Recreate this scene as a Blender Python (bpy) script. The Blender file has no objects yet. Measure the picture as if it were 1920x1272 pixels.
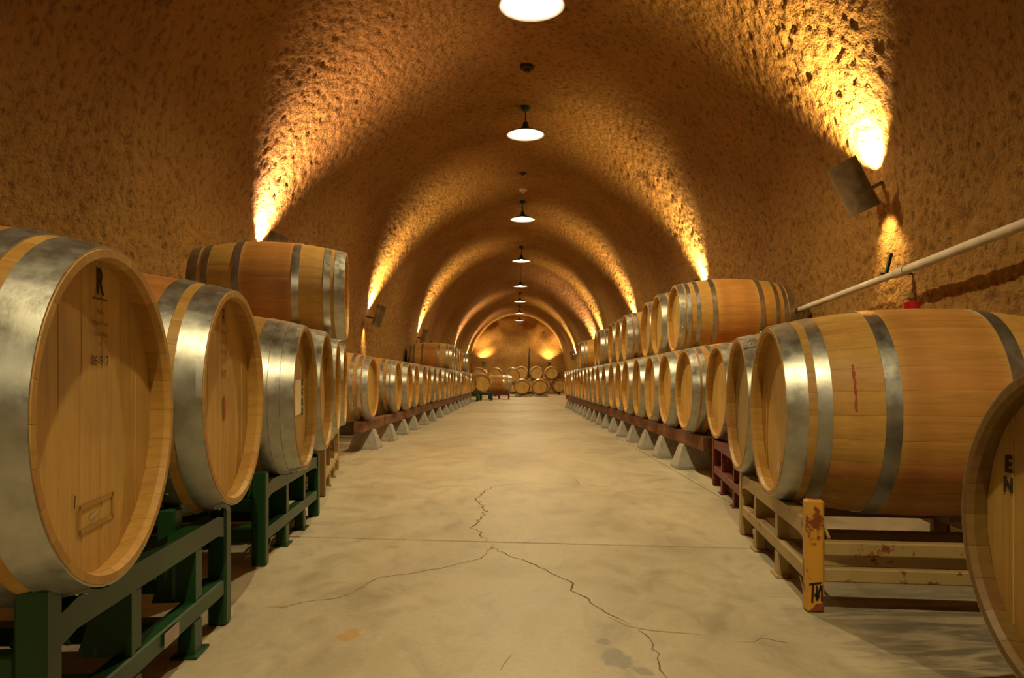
import bpy, bmesh, math, random
import numpy as np
from mathutils import Vector, Matrix, noise
random.seed(7)
PI = math.pi
R = math.radians
S = bpy.context.scene
C = S.collection

# ------------------------------------------------------------------ camera, world, exposure, lamps
CH = 0.67                      # camera height above the floor
FPX = 1420.0                   # focal length in pixels of a 1920 wide frame
VX, VY = 970.0, 714.0          # where the tunnel axis vanishes
cam_d = bpy.data.cameras.new('camera'); cam = bpy.data.objects.new('camera', cam_d); C.objects.link(cam)
cam.location = (0, 0, CH); cam.rotation_euler = (R(90), 0, 0)
cam_d.sensor_width = 36; cam_d.lens = FPX / 1920 * 36
cam_d.shift_x = -(VX - 960) / 1920; cam_d.shift_y = (VY - 636) / 1920
cam_d.clip_end = 100
cam_d.dof.use_dof = False
S.camera = cam
w = bpy.data.worlds.new('world'); S.world = w; w.use_nodes = True
w.node_tree.nodes['Background'].inputs[0].default_value = (0.10, 0.06, 0.03, 1)
w.node_tree.nodes['Background'].inputs[1].default_value = 0.0
S.view_settings.view_transform = 'Standard'; S.view_settings.look = 'None'
S.view_settings.gamma = 1; S.view_settings.use_curve_mapping = False
S.view_settings.exposure = 0.10
PENDANT_W = 235.0
PENDANT_COL = (1.0, 0.79, 0.40)
SCONCE_UP, SCONCE_DOWN = 720.0, 40.0
AMBER, PINK = (1.0, 0.70, 0.30), (1.0, 0.64, 0.42)
# pendants: (y, height of the rim)
PENDANTS = [(-4.6, 3.67), (0.05, 3.55), (5.25, 3.27), (9.24, 3.67), (14.1, 3.67), (19.0, 3.67), (24.1, 3.67), (28.8, 3.67), (33.8, 3.67), (37.2, 3.62)]
# sconces: side (+1 right), y, height, tilt in degrees, lamp colour
SCONCES = [(1, 5.02, 1.97, 27, AMBER), (1, 9.6, 1.78, 16, AMBER), (1, 15.3, 1.75, 14, AMBER), (1, 21.0, 1.75, 14, AMBER),
           (1, 25.6, 1.75, 14, PINK), (1, 31.2, 1.70, 14, AMBER),
           (-1, 7.0, 1.86, 16, PINK), (-1, 12.4, 1.74, 15, AMBER), (-1, 18.4, 1.75, 14, AMBER), (-1, 28.6, 1.75, 14, PINK), (-1, 35.6, 1.75, 14, PINK)]

def px(x, y, Y):               # the point at depth Y that the photograph shows at pixel x, y
    return Vector(((x - VX) * Y / FPX, Y, CH - (y - VY) * Y / FPX))
def fl(x, y):                  # the floor point under pixel x, y
    Y = CH * FPX / (y - VY)
    return ((x - VX) * Y / FPX, Y)

# ------------------------------------------------------------------ small builders
class MB:
    def __init__(s): s.v = []; s.f = []
    def add(s, vs, fs, M=None):
        n = len(s.v)
        s.v += [tuple(M @ Vector(v)) for v in vs] if M else [tuple(v) for v in vs]
        s.f += [tuple(i + n for i in f) for f in fs]
        return s
    def box(s, x0, x1, y0, y1, z0, z1, c=0.0, M=None):
        if c <= 0:
            vs = [(x, y, z) for z in (z0, z1) for y in (y0, y1) for x in (x0, x1)]
            fs = [(0, 2, 3, 1), (4, 5, 7, 6), (0, 1, 5, 4), (2, 6, 7, 3), (0, 4, 6, 2), (1, 3, 7, 5)]
            return s.add(vs, fs, M)
        bm = bmesh.new(); bmesh.ops.create_cube(bm, size=1)
        for v in bm.verts:
            v.co = Vector(((x0 + x1) / 2 + v.co.x * (x1 - x0), (y0 + y1) / 2 + v.co.y * (y1 - y0), (z0 + z1) / 2 + v.co.z * (z1 - z0)))
        bmesh.ops.bevel(bm, geom=list(bm.edges), offset=c, segments=1, affect='EDGES')
        vs = [v.co.copy() for v in bm.verts]; fs = [[v.index for v in f.verts] for f in bm.faces]; bm.free()
        return s.add(vs, fs, M)
    def lathe(s, prof, n=32, M=None, close=False):      # profile of (radius, z), about z
        vs = []; fs = []
        for (r, z) in prof:
            for k in range(n):
                a = 2 * PI * k / n; vs.append((r * math.cos(a), r * math.sin(a), z))
        m = len(prof)
        for i in range(m if close else m - 1):
            j = (i + 1) % m
            for k in range(n):
                k2 = (k + 1) % n
                fs.append((i * n + k, i * n + k2, j * n + k2, j * n + k))
        return s.add(vs, fs, M)
    def disc(s, r, z, n=32, up=True, M=None):
        vs = [(r * math.cos(2 * PI * k / n), r * math.sin(2 * PI * k / n), z) for k in range(n)]
        return s.add(vs, [tuple(range(n)) if up else tuple(reversed(range(n)))], M)
    def tube(s, pts, r, n=10, M=None):
        pts = [Vector(p) for p in pts]; vs = []; fs = []; up = Vector((0, 0, 1))
        for i, p in enumerate(pts):
            d = (pts[min(i + 1, len(pts) - 1)] - pts[max(i - 1, 0)]).normalized()
            a = d.cross(up)
            if a.length < 1e-3: a = d.cross(Vector((1, 0, 0)))
            a.normalize(); b = a.cross(d)
            rr = r[i] if isinstance(r, (list, tuple)) else r
            for k in range(n):
                t = 2 * PI * k / n; vs.append(p + (a * math.cos(t) + b * math.sin(t)) * rr)
        for i in range(len(pts) - 1):
            for k in range(n):
                k2 = (k + 1) % n; fs.append((i * n + k, (i + 1) * n + k, (i + 1) * n + k2, i * n + k2))
        fs.append(tuple(range(n))); fs.append(tuple(reversed(range((len(pts) - 1) * n, len(pts) * n))))
        return s.add(vs, fs, M)
    def prism(s, poly, a0, a1, M=None):                  # polygon in x,z pushed along y
        n = len(poly)
        vs = [(x, a0, z) for x, z in poly] + [(x, a1, z) for x, z in poly]
        fs = [tuple(range(n)), tuple(reversed(range(n, 2 * n)))] + [((i + 1) % n, i, n + i, n + (i + 1) % n) for i in range(n)]
        return s.add(vs, fs, M)
    def mesh(s, name, mat, smooth=None):
        me = bpy.data.meshes.new(name); me.from_pydata(s.v, [], s.f)
        bm = bmesh.new(); bm.from_mesh(me); bmesh.ops.recalc_face_normals(bm, faces=bm.faces); bm.to_mesh(me); bm.free()
        if smooth is not None:
            me.shade_smooth(); me.set_sharp_from_angle(angle=R(smooth))
        me.materials.append(mat); return me
    def build(s, name, mat, parent=None, smooth=None, M=None):
        return put(name, s.mesh(name, mat, smooth), parent, M)
def put(name, me, parent=None, M=None):
    o = bpy.data.objects.new(name, me); C.objects.link(o)
    if parent: o.parent = parent
    if M is not None: o.matrix_local = M
    return o
def tag(o, label, cat, group=None, kind=None):
    if label: o['label'] = label
    if cat: o['category'] = cat
    if group: o['group'] = group
    if kind: o['kind'] = kind
    return o
def empty(name, loc, rz=0, label=None, cat=None, group=None):
    o = bpy.data.objects.new(name, None); C.objects.link(o); o.location = loc; o.rotation_euler = (0, 0, rz)
    o.empty_display_size = .1
    return tag(o, label, cat, group)

# ------------------------------------------------------------------ materials
class NT:
    def __init__(s, name):
        s.m = bpy.data.materials.new(name); s.m.use_nodes = True; s.t = s.m.node_tree
        s.b = s.t.nodes['Principled BSDF']
    def n(s, typ, **kw):
        nd = s.t.nodes.new(typ)
        for k, v in kw.items():
            if k.startswith('i_'):
                key = k[2:]; nd.inputs[int(key) if key.isdigit() else key].default_value = v
            else: setattr(nd, k, v)
        return nd
    def l(s, a, b): s.t.links.new(a, b)
    def math(s, op, a, b=None, c=None, clamp=False):
        nd = s.n('ShaderNodeMath', operation=op); nd.use_clamp = clamp
        for i, v in enumerate((a, b, c)):
            if v is None: continue
            if isinstance(v, (int, float)): nd.inputs[i].default_value = v
            else: s.l(v, nd.inputs[i])
        return nd.outputs[0]
    def noise(s, vec, scale, detail=3, rough=.55, dist=0):
        nd = s.n('ShaderNodeTexNoise'); nd.inputs['Scale'].default_value = scale; nd.inputs['Detail'].default_value = detail
        nd.inputs['Roughness'].default_value = rough; nd.inputs['Distortion'].default_value = dist
        if vec is not None: s.l(vec, nd.inputs['Vector'])
        return nd.outputs['Fac']
    def ramp(s, fac, stops, interp='LINEAR'):
        nd = s.n('ShaderNodeValToRGB'); nd.color_ramp.interpolation = interp; e = nd.color_ramp.elements
        while len(e) < len(stops): e.new(.5)
        for k, (p, c) in enumerate(stops):
            e[k].position = p; e[k].color = (*c, 1) if not isinstance(c, (int, float)) else (c, c, c, 1)
        s.l(fac, nd.inputs[0]); return nd.outputs[0]
    def mix(s, fac, a, b, mode='MIX'):
        nd = s.n('ShaderNodeMix', data_type='RGBA', blend_type=mode)
        for v, i in ((fac, 0), (a, 6), (b, 7)):
            if isinstance(v, (int, float)): nd.inputs[i].default_value = v
            elif isinstance(v, tuple): nd.inputs[i].default_value = (*v, 1)
            else: s.l(v, nd.inputs[i])
        return nd.outputs[2]
    def coord(s, which='Object', scale=None, loc=None):
        tc = s.n('ShaderNodeTexCoord'); o = tc.outputs[which]
        if scale or loc is not None:
            mp = s.n('ShaderNodeMapping')
            if scale: mp.inputs['Scale'].default_value = scale
            if loc is not None: s.l(loc, mp.inputs['Location'])
            s.l(o, mp.inputs[0]); o = mp.outputs[0]
        return o
    def bump(s, h, dist, strength=1.0):
        nd = s.n('ShaderNodeBump'); nd.inputs['Strength'].default_value = strength; nd.inputs['Distance'].default_value = dist
        s.l(h, nd.inputs['Height']); s.l(nd.outputs[0], s.b.inputs['Normal'])
    def set(s, **kw):
        for k, v in kw.items():
            i = s.b.inputs[k.replace('_', ' ')]
            if isinstance(v, (int, float)): i.default_value = v
            elif isinstance(v, tuple): i.default_value = (*v, 1)
            else: s.l(v, i)

def mat_wall():
    N = NT('shotcrete')
    geo = N.n('ShaderNodeNewGeometry'); P = geo.outputs['Position']
    big = N.noise(P, 1.1, 4, .6); mid = N.noise(P, 20, 4, .6); fine = N.noise(P, 55, 3, .6)
    col = N.ramp(big, [(.3, (.265, .132, .034)), (.55, (.33, .175, .046)), (.75, (.31, .135, .038))])
    pit = N.ramp(mid, [(.34, .55), (.48, .95), (.6, 1.0)])  # shading of the hollows put into the wall colour
    col = N.mix(1.0, col, pit, 'MULTIPLY')
    # a brown damp patch high on the right
    vd = N.n('ShaderNodeVectorMath', operation='DISTANCE'); N.l(P, vd.inputs[0]); vd.inputs[1].default_value = (1.68, 9.75, 3.25)
    dm = N.n('ShaderNodeMapRange'); N.l(N.math('ADD', vd.outputs['Value'], N.math('MULTIPLY', N.math('SUBTRACT', mid, .5), .35)), dm.inputs[0])
    dm.inputs[1].default_value = .12; dm.inputs[2].default_value = .22; dm.inputs[3].default_value = .8; dm.inputs[4].default_value = 0
    col = N.mix(dm.outputs[0], col, (.10, .035, .012))
    N.set(Base_Color=col, Roughness=.9, Specular_IOR_Level=.15)
    h = N.math('ADD', N.math('MULTIPLY', mid, 1.0), N.math('MULTIPLY', fine, .45))
    N.bump(h, .022, 1.0)
    return N.m
def mat_wood(name, lo, hi, alt, axis):
    # object colour: r = wine stain in the middle band, g = darkening, on some barrels painted shade
    N = NT(name)
    oi = N.n('ShaderNodeObjectInfo')
    at = N.n('ShaderNodeAttribute', attribute_name='tone')
    rnd = oi.outputs['Random']
    tone = N.math('FRACT', N.math('ADD', at.outputs['Fac'], rnd))
    off = N.n('ShaderNodeCombineXYZ')
    N.l(N.math('MULTIPLY', tone, 7.0), off.inputs[0]); N.l(N.math('MULTIPLY', rnd, 13.0), off.inputs[1]); N.l(N.math('MULTIPLY', tone, 9.0), off.inputs[2])
    sc = (26, 1.6, 26) if axis == 'y' else (26, 26, 1.3)
    v = N.coord('Object', sc, off.outputs[0])
    grain = N.noise(v, 2.2, 5, .65, .5)
    v2 = N.coord('Object', None)
    blot = N.noise(v2, 5.0, 3, .6)
    col = N.ramp(tone, [(0, lo), (.45, hi), (.8, hi), (1, alt)])
    col = N.mix(1.0, col, N.ramp(grain, [(.32, .78), (.5, .97), (.7, 1.08)]), 'MULTIPLY')
    col = N.mix(1.0, col, N.ramp(blot, [(.3, .78), (.6, 1.06)]), 'MULTIPLY')
    sp = N.n('ShaderNodeSeparateXYZ'); N.l(v2, sp.inputs[0])
    oc = N.n('ShaderNodeSeparateColor'); N.l(oi.outputs['Color'], oc.inputs[0])
    if axis == 'y':
        d = N.math('ABSOLUTE', N.math('SUBTRACT', sp.outputs['Y'], .475))
        d = N.math('ADD', d, N.math('MULTIPLY', N.math('SUBTRACT', blot, .5), .05))
        m = N.n('ShaderNodeMapRange')
        d = N.math('SUBTRACT', d, N.math('MULTIPLY', N.math('MAXIMUM', N.math('SUBTRACT', oc.outputs[0], .8), 0), 1.0)); N.l(d, m.inputs[0]); m.inputs[1].default_value = .13; m.inputs[2].default_value = .17
        m.inputs[3].default_value = 1; m.inputs[4].default_value = 0
        f = N.math('MULTIPLY', m.outputs[0], oc.outputs[0])
        col = N.mix(f, col, N.mix(1.0, col, (.84, .60, .64), 'MULTIPLY'))
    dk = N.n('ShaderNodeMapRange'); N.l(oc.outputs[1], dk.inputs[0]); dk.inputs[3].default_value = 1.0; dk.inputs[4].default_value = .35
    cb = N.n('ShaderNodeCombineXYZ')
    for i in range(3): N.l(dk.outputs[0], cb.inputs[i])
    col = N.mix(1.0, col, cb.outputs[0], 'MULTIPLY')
    col = N.mix(oc.outputs[2], col, (.33, .27, .15))
    N.set(Base_Color=col, Roughness=.5, Specular_IOR_Level=.35)
    N.bump(grain, .0015, .5)
    return N.m
def mat_hoop():
    N = NT('galvanised_steel')
    v = N.coord('Object', (1, 1, 1)); a = N.noise(v, 22, 4, .6); b = N.noise(v, 5, 3, .6)
    col = N.mix(1.0, N.ramp(b, [(.3, (.36, .365, .33)), (.7, (.52, .515, .465))]), N.ramp(a, [(.3, .78), (.6, 1.05)]), 'MULTIPLY')
    N.set(Base_Color=col, Metallic=.92, Roughness=N.ramp(a, [(.3, .30), (.7, .46)]))
    N.bump(a, .0015, .4)
    return N.m
def mat_paint(name, col, rust=0.0, rough=.45, rustcol=(.22, .06, .015), edge=None, spec=.4):
    N = NT(name); v = N.coord('Object')
    a = N.noise(v, 9, 5, .7); b = N.noise(v, 3, 2, .5)
    c = N.mix(1.0, N.mix(0.0, col, col), N.ramp(b, [(.3, .85), (.7, 1.1)]), 'MULTIPLY')
    if rust:
        c = N.mix(N.ramp(a, [(.62 - rust * .3, 0.0), (.66 - rust * .3, 1.0)]), c, rustcol)
    N.set(Base_Color=c, Roughness=rough, Specular_IOR_Level=spec); N.bump(a, .001, .3)
    return N.m
def mat_floor():
    N = NT('polished_concrete')
    geo = N.n('ShaderNodeNewGeometry'); P = geo.outputs['Position']
    mp = N.n('ShaderNodeMapping'); mp.inputs['Scale'].default_value = (1, .55, 1); N.l(P, mp.inputs[0]); Q = mp.outputs[0]
    a = N.noise(Q, 1.6, 6, .62, .6); b = N.noise(Q, 7, 5, .65, 1.0); c = N.noise(P, 60, 3, .6)
    col = N.ramp(a, [(.3, (.40, .335, .225)), (.5, (.52, .45, .315)), (.7, (.58, .51, .36))])
    col = N.mix(1.0, col, N.ramp(b, [(.3, .78), (.52, 1.0), (.75, 1.06)]), 'MULTIPLY')
    col = N.mix(1.0, col, N.ramp(c, [(.3, .93), (.6, 1.02)]), 'MULTIPLY')
    sp = N.n('ShaderNodeSeparateXYZ'); N.l(P, sp.inputs[0]); X, Y = sp.outputs[0], sp.outputs[1]
    # dark tyre and barrel scuffs on the right, beside the tan rack
    mq = N.n('ShaderNodeMapping'); mq.inputs['Scale'].default_value = (1.2, 5, 1); mq.inputs['Rotation'].default_value = (0, 0, R(-18)); N.l(P, mq.inputs[0])
    sc = N.noise(mq.outputs[0], 2.2, 5, .6, 1.6)
    m1 = N.n('ShaderNodeMapRange'); N.l(X, m1.inputs[0]); m1.inputs[1].default_value = .70; m1.inputs[2].default_value = 1.0
    m2 = N.n('ShaderNodeMapRange'); N.l(Y, m2.inputs[0]); m2.inputs[1].default_value = 2.6; m2.inputs[2].default_value = 2.2
    f = N.math('MULTIPLY', N.math('MULTIPLY', m1.outputs[0], m2.outputs[0]), N.ramp(sc, [(.42, .25), (.56, .85)]))
    col = N.mix(f, col, (.15, .13, .10))
    # spills: centre pixel, half size in pixels, colour, strength
    nz = N.noise(P, 16, 4, .6)
    def spill(cx, cy, rx, ry, colr, k):
        nonlocal col
        x0, y0 = fl(cx, cy); xr = abs(fl(cx + rx, cy)[0] - x0); yr = abs(fl(cx, cy - ry)[1] - y0)
        dx = N.math('DIVIDE', N.math('SUBTRACT', X, x0), xr); dy = N.math('DIVIDE', N.math('SUBTRACT', Y, y0), yr)
        d = N.math('SQRT', N.math('ADD', N.math('MULTIPLY', dx, dx), N.math('MULTIPLY', dy, dy)))
        d = N.math('ADD', d, N.math('MULTIPLY', N.math('SUBTRACT', nz, .5), 2.6))
        m = N.n('ShaderNodeMapRange'); N.l(d, m.inputs[0]); m.inputs[1].default_value = .8; m.inputs[2].default_value = 1.15
        m.inputs[3].default_value = k; m.inputs[4].default_value = 0
        col = N.mix(m.outputs[0], col, colr)
    G = (.24, .22, .19); O = (.50, .29, .07)
    spill(1134, 1204, 14, 8, G, .8); spill(1157, 1233, 26, 17, G, .75); spill(1204, 1258, 18, 10, G, .75)
    spill(657, 1192, 18, 12, O, .75); spill(737, 1026, 11, 3.5, O, .7); spill(531, 1139, 9, 4, O, .7)
    rough = N.ramp(b, [(.3, .38), (.7, .6)])
    N.set(Base_Color=col, Roughness=rough, Specular_IOR_Level=.35)
    N.bump(c, .002, .35)
    return N.m
def mat_plain(name, col, rough=.6, metal=0.0, spec=.3, nscale=12, amt=.15):
    N = NT(name); v = N.coord('Object'); a = N.noise(v, nscale, 4, .6)
    N.set(Base_Color=N.mix(1.0, N.mix(0.0, col, col), N.ramp(a, [(.3, 1 - amt), (.7, 1 + amt)]), 'MULTIPLY'), Roughness=rough, Metallic=metal, Specular_IOR_Level=spec)
    return N.m
def mat_emit(name, col, k):
    N = NT(name); N.set(Base_Color=(1, 1, 1), Emission_Color=col, Emission_Strength=k); return N.m
def mat_timber():
    N = NT('stand_timber'); v = N.coord('Object', (8, .8, 8)); a = N.noise(v, 3, 5, .6, .4)
    N.set(Base_Color=N.ramp(a, [(.3, (.09, .032, .014)), (.55, (.19, .075, .03)), (.75, (.27, .13, .055))]), Roughness=.7)
    N.bump(a, .003, .5); return N.m

M_wall = mat_wall(); M_floor = mat_floor()
M_stave = mat_wood('oak_stave', (.50, .265, .055), (.60, .345, .082), (.57, .27, .078), 'y')
M_head = mat_wood('oak_head', (.54, .325, .085), (.60, .375, .105), (.54, .315, .085), 'z')
M_hoop = mat_hoop()
M_green = mat_paint('green_rack_paint', (.007, .052, .012), rust=0, rough=.4)
M_tan = mat_paint('tan_rack_paint', (.42, .31, .13), rust=.10, rough=.5)
M_yellow = mat_paint('yellow_rack_paint', (.66, .33, .035), rust=.36, rough=.5)
M_red = mat_paint('dark_red_rack_paint', (.13, .018, .014), rust=.15, rough=.5)
M_brown = mat_paint('brown_rack_paint', (.10, .05, .02), rust=.15)
M_block = mat_plain('cast_concrete', (.40, .38, .32), .85, nscale=20, amt=.2)
M_timber = mat_timber()
M_dark = mat_plain('dark_joint', (.035, .026, .018), .9)
M_crack = mat_plain('crack_dirt', (.17, .12, .07), .95)
M_ink = mat_plain('burnt_brand', (.045, .022, .01), .8)
M_inkfaint = mat_plain('faded_brand', (.16, .09, .03), .8)
M_shade = mat_plain('green_enamel', (.02, .07, .04), .35, spec=.5)
M_shadein = mat_plain('white_enamel', (.88, .86, .80), .5)
M_bulb = mat_emit('lamp_bulb', (1.0, .90, .72), 160.0)
M_sbulb = mat_emit('sconce_bulb', (1.0, .80, .50), 25.0)
M_sconce = mat_plain('aged_sheet_metal', (.24, .19, .125), .42, metal=.75, spec=.5, nscale=7, amt=.5)
M_pvc = mat_plain('grey_conduit', (.62, .56, .45), .45)
M_redbung = mat_plain('red_silicone', (.42, .012, .012), .45)
M_bung = mat_plain('brown_bung', (.20, .07, .03), .6)
M_paper = mat_plain('cream_label', (.78, .66, .42), .8)
M_glue = mat_plain('glue_residue', (.44, .27, .07), .6)
M_wine = mat_plain('wine_mark', (.35, .08, .05), .8)
M_white = mat_plain('white_residue', (.62, .55, .42), .8)
M_black = mat_plain('blackened_steel', (.02, .018, .015), .6)

# ------------------------------------------------------------------ the tunnel
A0, B0, Z0, CX = 2.50, 2.92, 1.10, .0
def sect(y):
    if y < 22.0: return 1.0
    if y < 22.25: return 1.0 + .15 * (y - 22.0) / .25
    if y < 24.5: return 1.15
    if y < 27.5: return 1.15 - .15 * (y - 24.5) / 3.0
    return 1.0
def wall_x(h, y=0):            # half width of the tunnel at height h
    if h <= Z0: return A0 * sect(y)
    return A0 * sect(y) * math.sqrt(max(0, 1 - ((h - Z0) / (B0 * sect(y))) ** 2))
def build_tunnel():
    ys = [-8.0]
    while ys[-1] < 2.0: ys.append(ys[-1] + .12)
    while ys[-1] < 39.0:
        ys.append(min(39.0, ys[-1] + max(.018, ys[-1] * .0042)))
    # profile parameters
    prof = []
    nv = 34
    for i in range(nv): prof.append(('L', Z0 * i / nv))
    arc = []
    na = 470
    for i in range(na + 1): arc.append(PI * i / na)
    cols = [(-1, h, None) for _, h in prof] + [(0, None, t) for t in arc] + [(1, h, None) for _, h in reversed(prof)]
    nc = len(cols); nr = len(ys)
    V = np.empty((nr, nc, 3))
    nz = noise.noise
    for i, y in enumerate(ys):
        s = sect(y)
        for j, (side, h, t) in enumerate(cols):
            if t is None:
                x = side * A0 * s; z = h; nx, nzv = -side, 0.0
            else:
                cx, sz = -math.cos(t), math.sin(t)
                x = cx * A0 * s; z = Z0 + B0 * s * sz; nx, nzv = -cx / A0, -sz / B0
                l = math.hypot(nx, nzv); nx /= l; nzv /= l
            big = nz((x * .55, y * .55, z * .55)) * .05 + nz((x * 1.7 + 9, y * 1.7, z * 1.7)) * .022
            if y > 2.0:
                sm = nz((x * 15, y * 15 + 5, z * 10)) * .009 + nz((x * 31, y * 31, z * 23)) * .009
                pit = nz((x * 20 + 40, y * 20, z * 14)); sm -= .026 * max(0.0, pit - .20)
            else: sm = 0.0
            d = big + sm
            V[i, j] = (CX + x + nx * d, y, z + nzv * d)
    def part(name, j0, j1):
        nn = j1 - j0 + 1
        verts = V[:, j0:j1 + 1].reshape(-1, 3)
        idx = np.arange(nr * nn).reshape(nr, nn)
        q = np.stack([idx[:-1, :-1], idx[:-1, 1:], idx[1:, 1:], idx[1:, :-1]], -1).reshape(-1, 4)
        me = bpy.data.meshes.new(name)
        me.vertices.add(len(verts)); me.vertices.foreach_set('co', verts.astype(np.float32).ravel())
        me.loops.add(q.size); me.loops.foreach_set('vertex_index', q.astype(np.int32).ravel())
        me.polygons.add(len(q)); me.polygons.foreach_set('loop_start', np.arange(0, q.size, 4, dtype=np.int32))
        me.update(calc_edges=True); me.validate(); me.shade_smooth(); me.materials.append(M_wall)
        o = put(name, me); tag(o, None, None, kind='structure'); return o
    ja = nv + int(na * .27); jb = nv + int(na * .73)
    l_ = part('wall_left', 0, ja); c_ = part('ceiling', ja, jb); r_ = part('wall_right', jb, nc - 1)
    tag(l_, 'rough amber shotcrete wall curving up on the left side', None)
    tag(r_, 'rough amber shotcrete wall curving up on the right side', None)
    tag(c_, 'arched shotcrete vault of the cave overhead', None)
build_tunnel()
def end_wall(name, y, label, rough):
    n = 60; ring = []
    for i in range(n + 1):
        t = PI * i / n; ring.append((CX - 2.62 * math.cos(t), 1.05 + 3.1 * math.sin(t)))
    ring = [(CX - 2.62, -.02)] + ring + [(CX + 2.62, -.02)]
    bm = bmesh.new(); rings = []
    for k in range(13):
        f = 1 - k / 13
        rings.append([bm.verts.new((CX + (x - CX) * f, y + noise.noise((x * f * 1.5, 3, z * f * 1.5)) * rough, 1.4 + (z - 1.4) * f)) for x, z in ring])
    c = bm.verts.new((CX, y, 1.4))
    m = len(ring)
    for k in range(12):
        for i in range(m):
            bm.faces.new((rings[k][i], rings[k][(i + 1) % m], rings[k + 1][(i + 1) % m], rings[k + 1][i]))
    for i in range(m): bm.faces.new((rings[12][i], rings[12][(i + 1) % m], c))
    me = bpy.data.meshes.new(name); bmesh.ops.recalc_face_normals(bm, faces=bm.faces); bm.to_mesh(me); bm.free()
    me.shade_smooth(); me.materials.append(M_wall)
    tag(put(name, me), label, None, kind='structure')
end_wall('wall_back', 38.9, 'far end wall of the cave behind the last barrels', .16)
end_wall('wall_front', -7.9, None, .1)

# ------------------------------------------------------------------ floor: a base with slabs, and the cracks in them
fb = MB().box(-2.75, 2.85, -8, 39.2, -.10, -.03)
floor = fb.build('floor', M_dark); tag(floor, 'tan polished concrete floor of the aisle', None, kind='structure')
JY = [-8, 3.13, 9.3, 15.4, 21.5, 27.6, 33.7, 39.2]
def skew(x, y): return y - .12 * x if -8 < y < 39.2 else y
XL, XR = -1.40, 1.175
for i in range(len(JY) - 1):
    for (x0, x1) in ((-2.72, XL), (XL, XR), (XR, 2.82)):
        if i == 0 and x0 != XL: continue
        a0, a1 = JY[i], JY[i + 1]
        if i == 0: x0, x1 = -2.72, 2.82
        if i == 1:                                    # the side strips begin behind the racks
            if x0 == XL: pass
        g = .0055; c = .005
        def loop(ins, z): return [(x0 + g + ins, skew(x0, a0) + g + ins, z), (x1 - g - ins, skew(x1, a0) + g + ins, z), (x1 - g - ins, skew(x1, a1) - g - ins, z), (x0 + g + ins, skew(x0, a1) - g - ins, z)]
        vs = loop(0, -.028) + loop(0, -c) + loop(c, 0.0)
        fs = [(0, 1, 5, 4), (1, 2, 6, 5), (2, 3, 7, 6), (3, 0, 4, 7), (4, 5, 9, 8), (5, 6, 10, 9), (6, 7, 11, 10), (7, 4, 8, 11), (8, 9, 10, 11), (3, 2, 1, 0)]
        MB().add(vs, fs).build('slab', M_floor, floor)
def crack(pts, wpx, mat=None, jag=.010):
    P = [Vector(fl(500 + a / 1.92, 860 + b / 1.92)) for a, b in pts]
    Q = []
    for a, b in zip(P, P[1:]):
        n = max(1, int((b - a).length / .03))
        for k in range(n):
            p = a.lerp(b, k / n); Q.append(p + Vector((random.uniform(-jag, jag), random.uniform(-jag, jag))))
    Q.append(P[-1]); vs = []; fs = []
    for i, p in enumerate(Q):
        d = (Q[min(i + 1, len(Q) - 1)] - Q[max(i - 1, 0)]).normalized(); n = Vector((-d.y, d.x))
        t = i / (len(Q) - 1); ww = wpx * (.35 + .65 * random.random()) * (1 if .04 < t < .96 else .3)
        vs += [(p.x + n.x * ww, p.y + n.y * ww, .0006), (p.x - n.x * ww, p.y - n.y * ww, .0006)]
        if i: fs.append((2 * i - 2, 2 * i - 1, 2 * i + 1, 2 * i))
    MB().add(vs, fs).build('crack', mat or M_crack, floor)
crack([(1250, 103), (1150, 97), (1080, 92), (960, 90), (880, 95), (820, 100), (780, 120)], .0022)
crack([(790, 112), (757, 145), (775, 170), (790, 190), (768, 215), (740, 248), (765, 268), (785, 290), (790, 300)], .0045, M_crack, .012)
crack([(775, 104), (700, 98), (620, 103), (550, 120)], .0018)
crack([(1105, 68), (1130, 95)], .002)
crack([(812, 305), (812, 322), (860, 345), (930, 370), (1000, 400), (1060, 425), (1108, 450), (1105, 475), (1150, 500), (1200, 545), (1240, 570), (1310, 600)], .0034)
crack([(1240, 570), (1310, 600), (1380, 620), (1480, 632), (1560, 635)], .0048, M_glue)
crack([(812, 320), (770, 360), (700, 380), (600, 400), (400, 430), (350, 460)], .0024)
crack([(350, 460), (280, 495), (140, 520), (60, 535), (0, 535)], .0022)
crack([(1350, 620), (1380, 670), (1410, 720), (1440, 790)], .0022)
crack([(880, 710), (845, 735), (840, 765)], .0016)
crack([(1680, 665), (1750, 660), (1800, 650), (1900, 668)], .0014)

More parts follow.
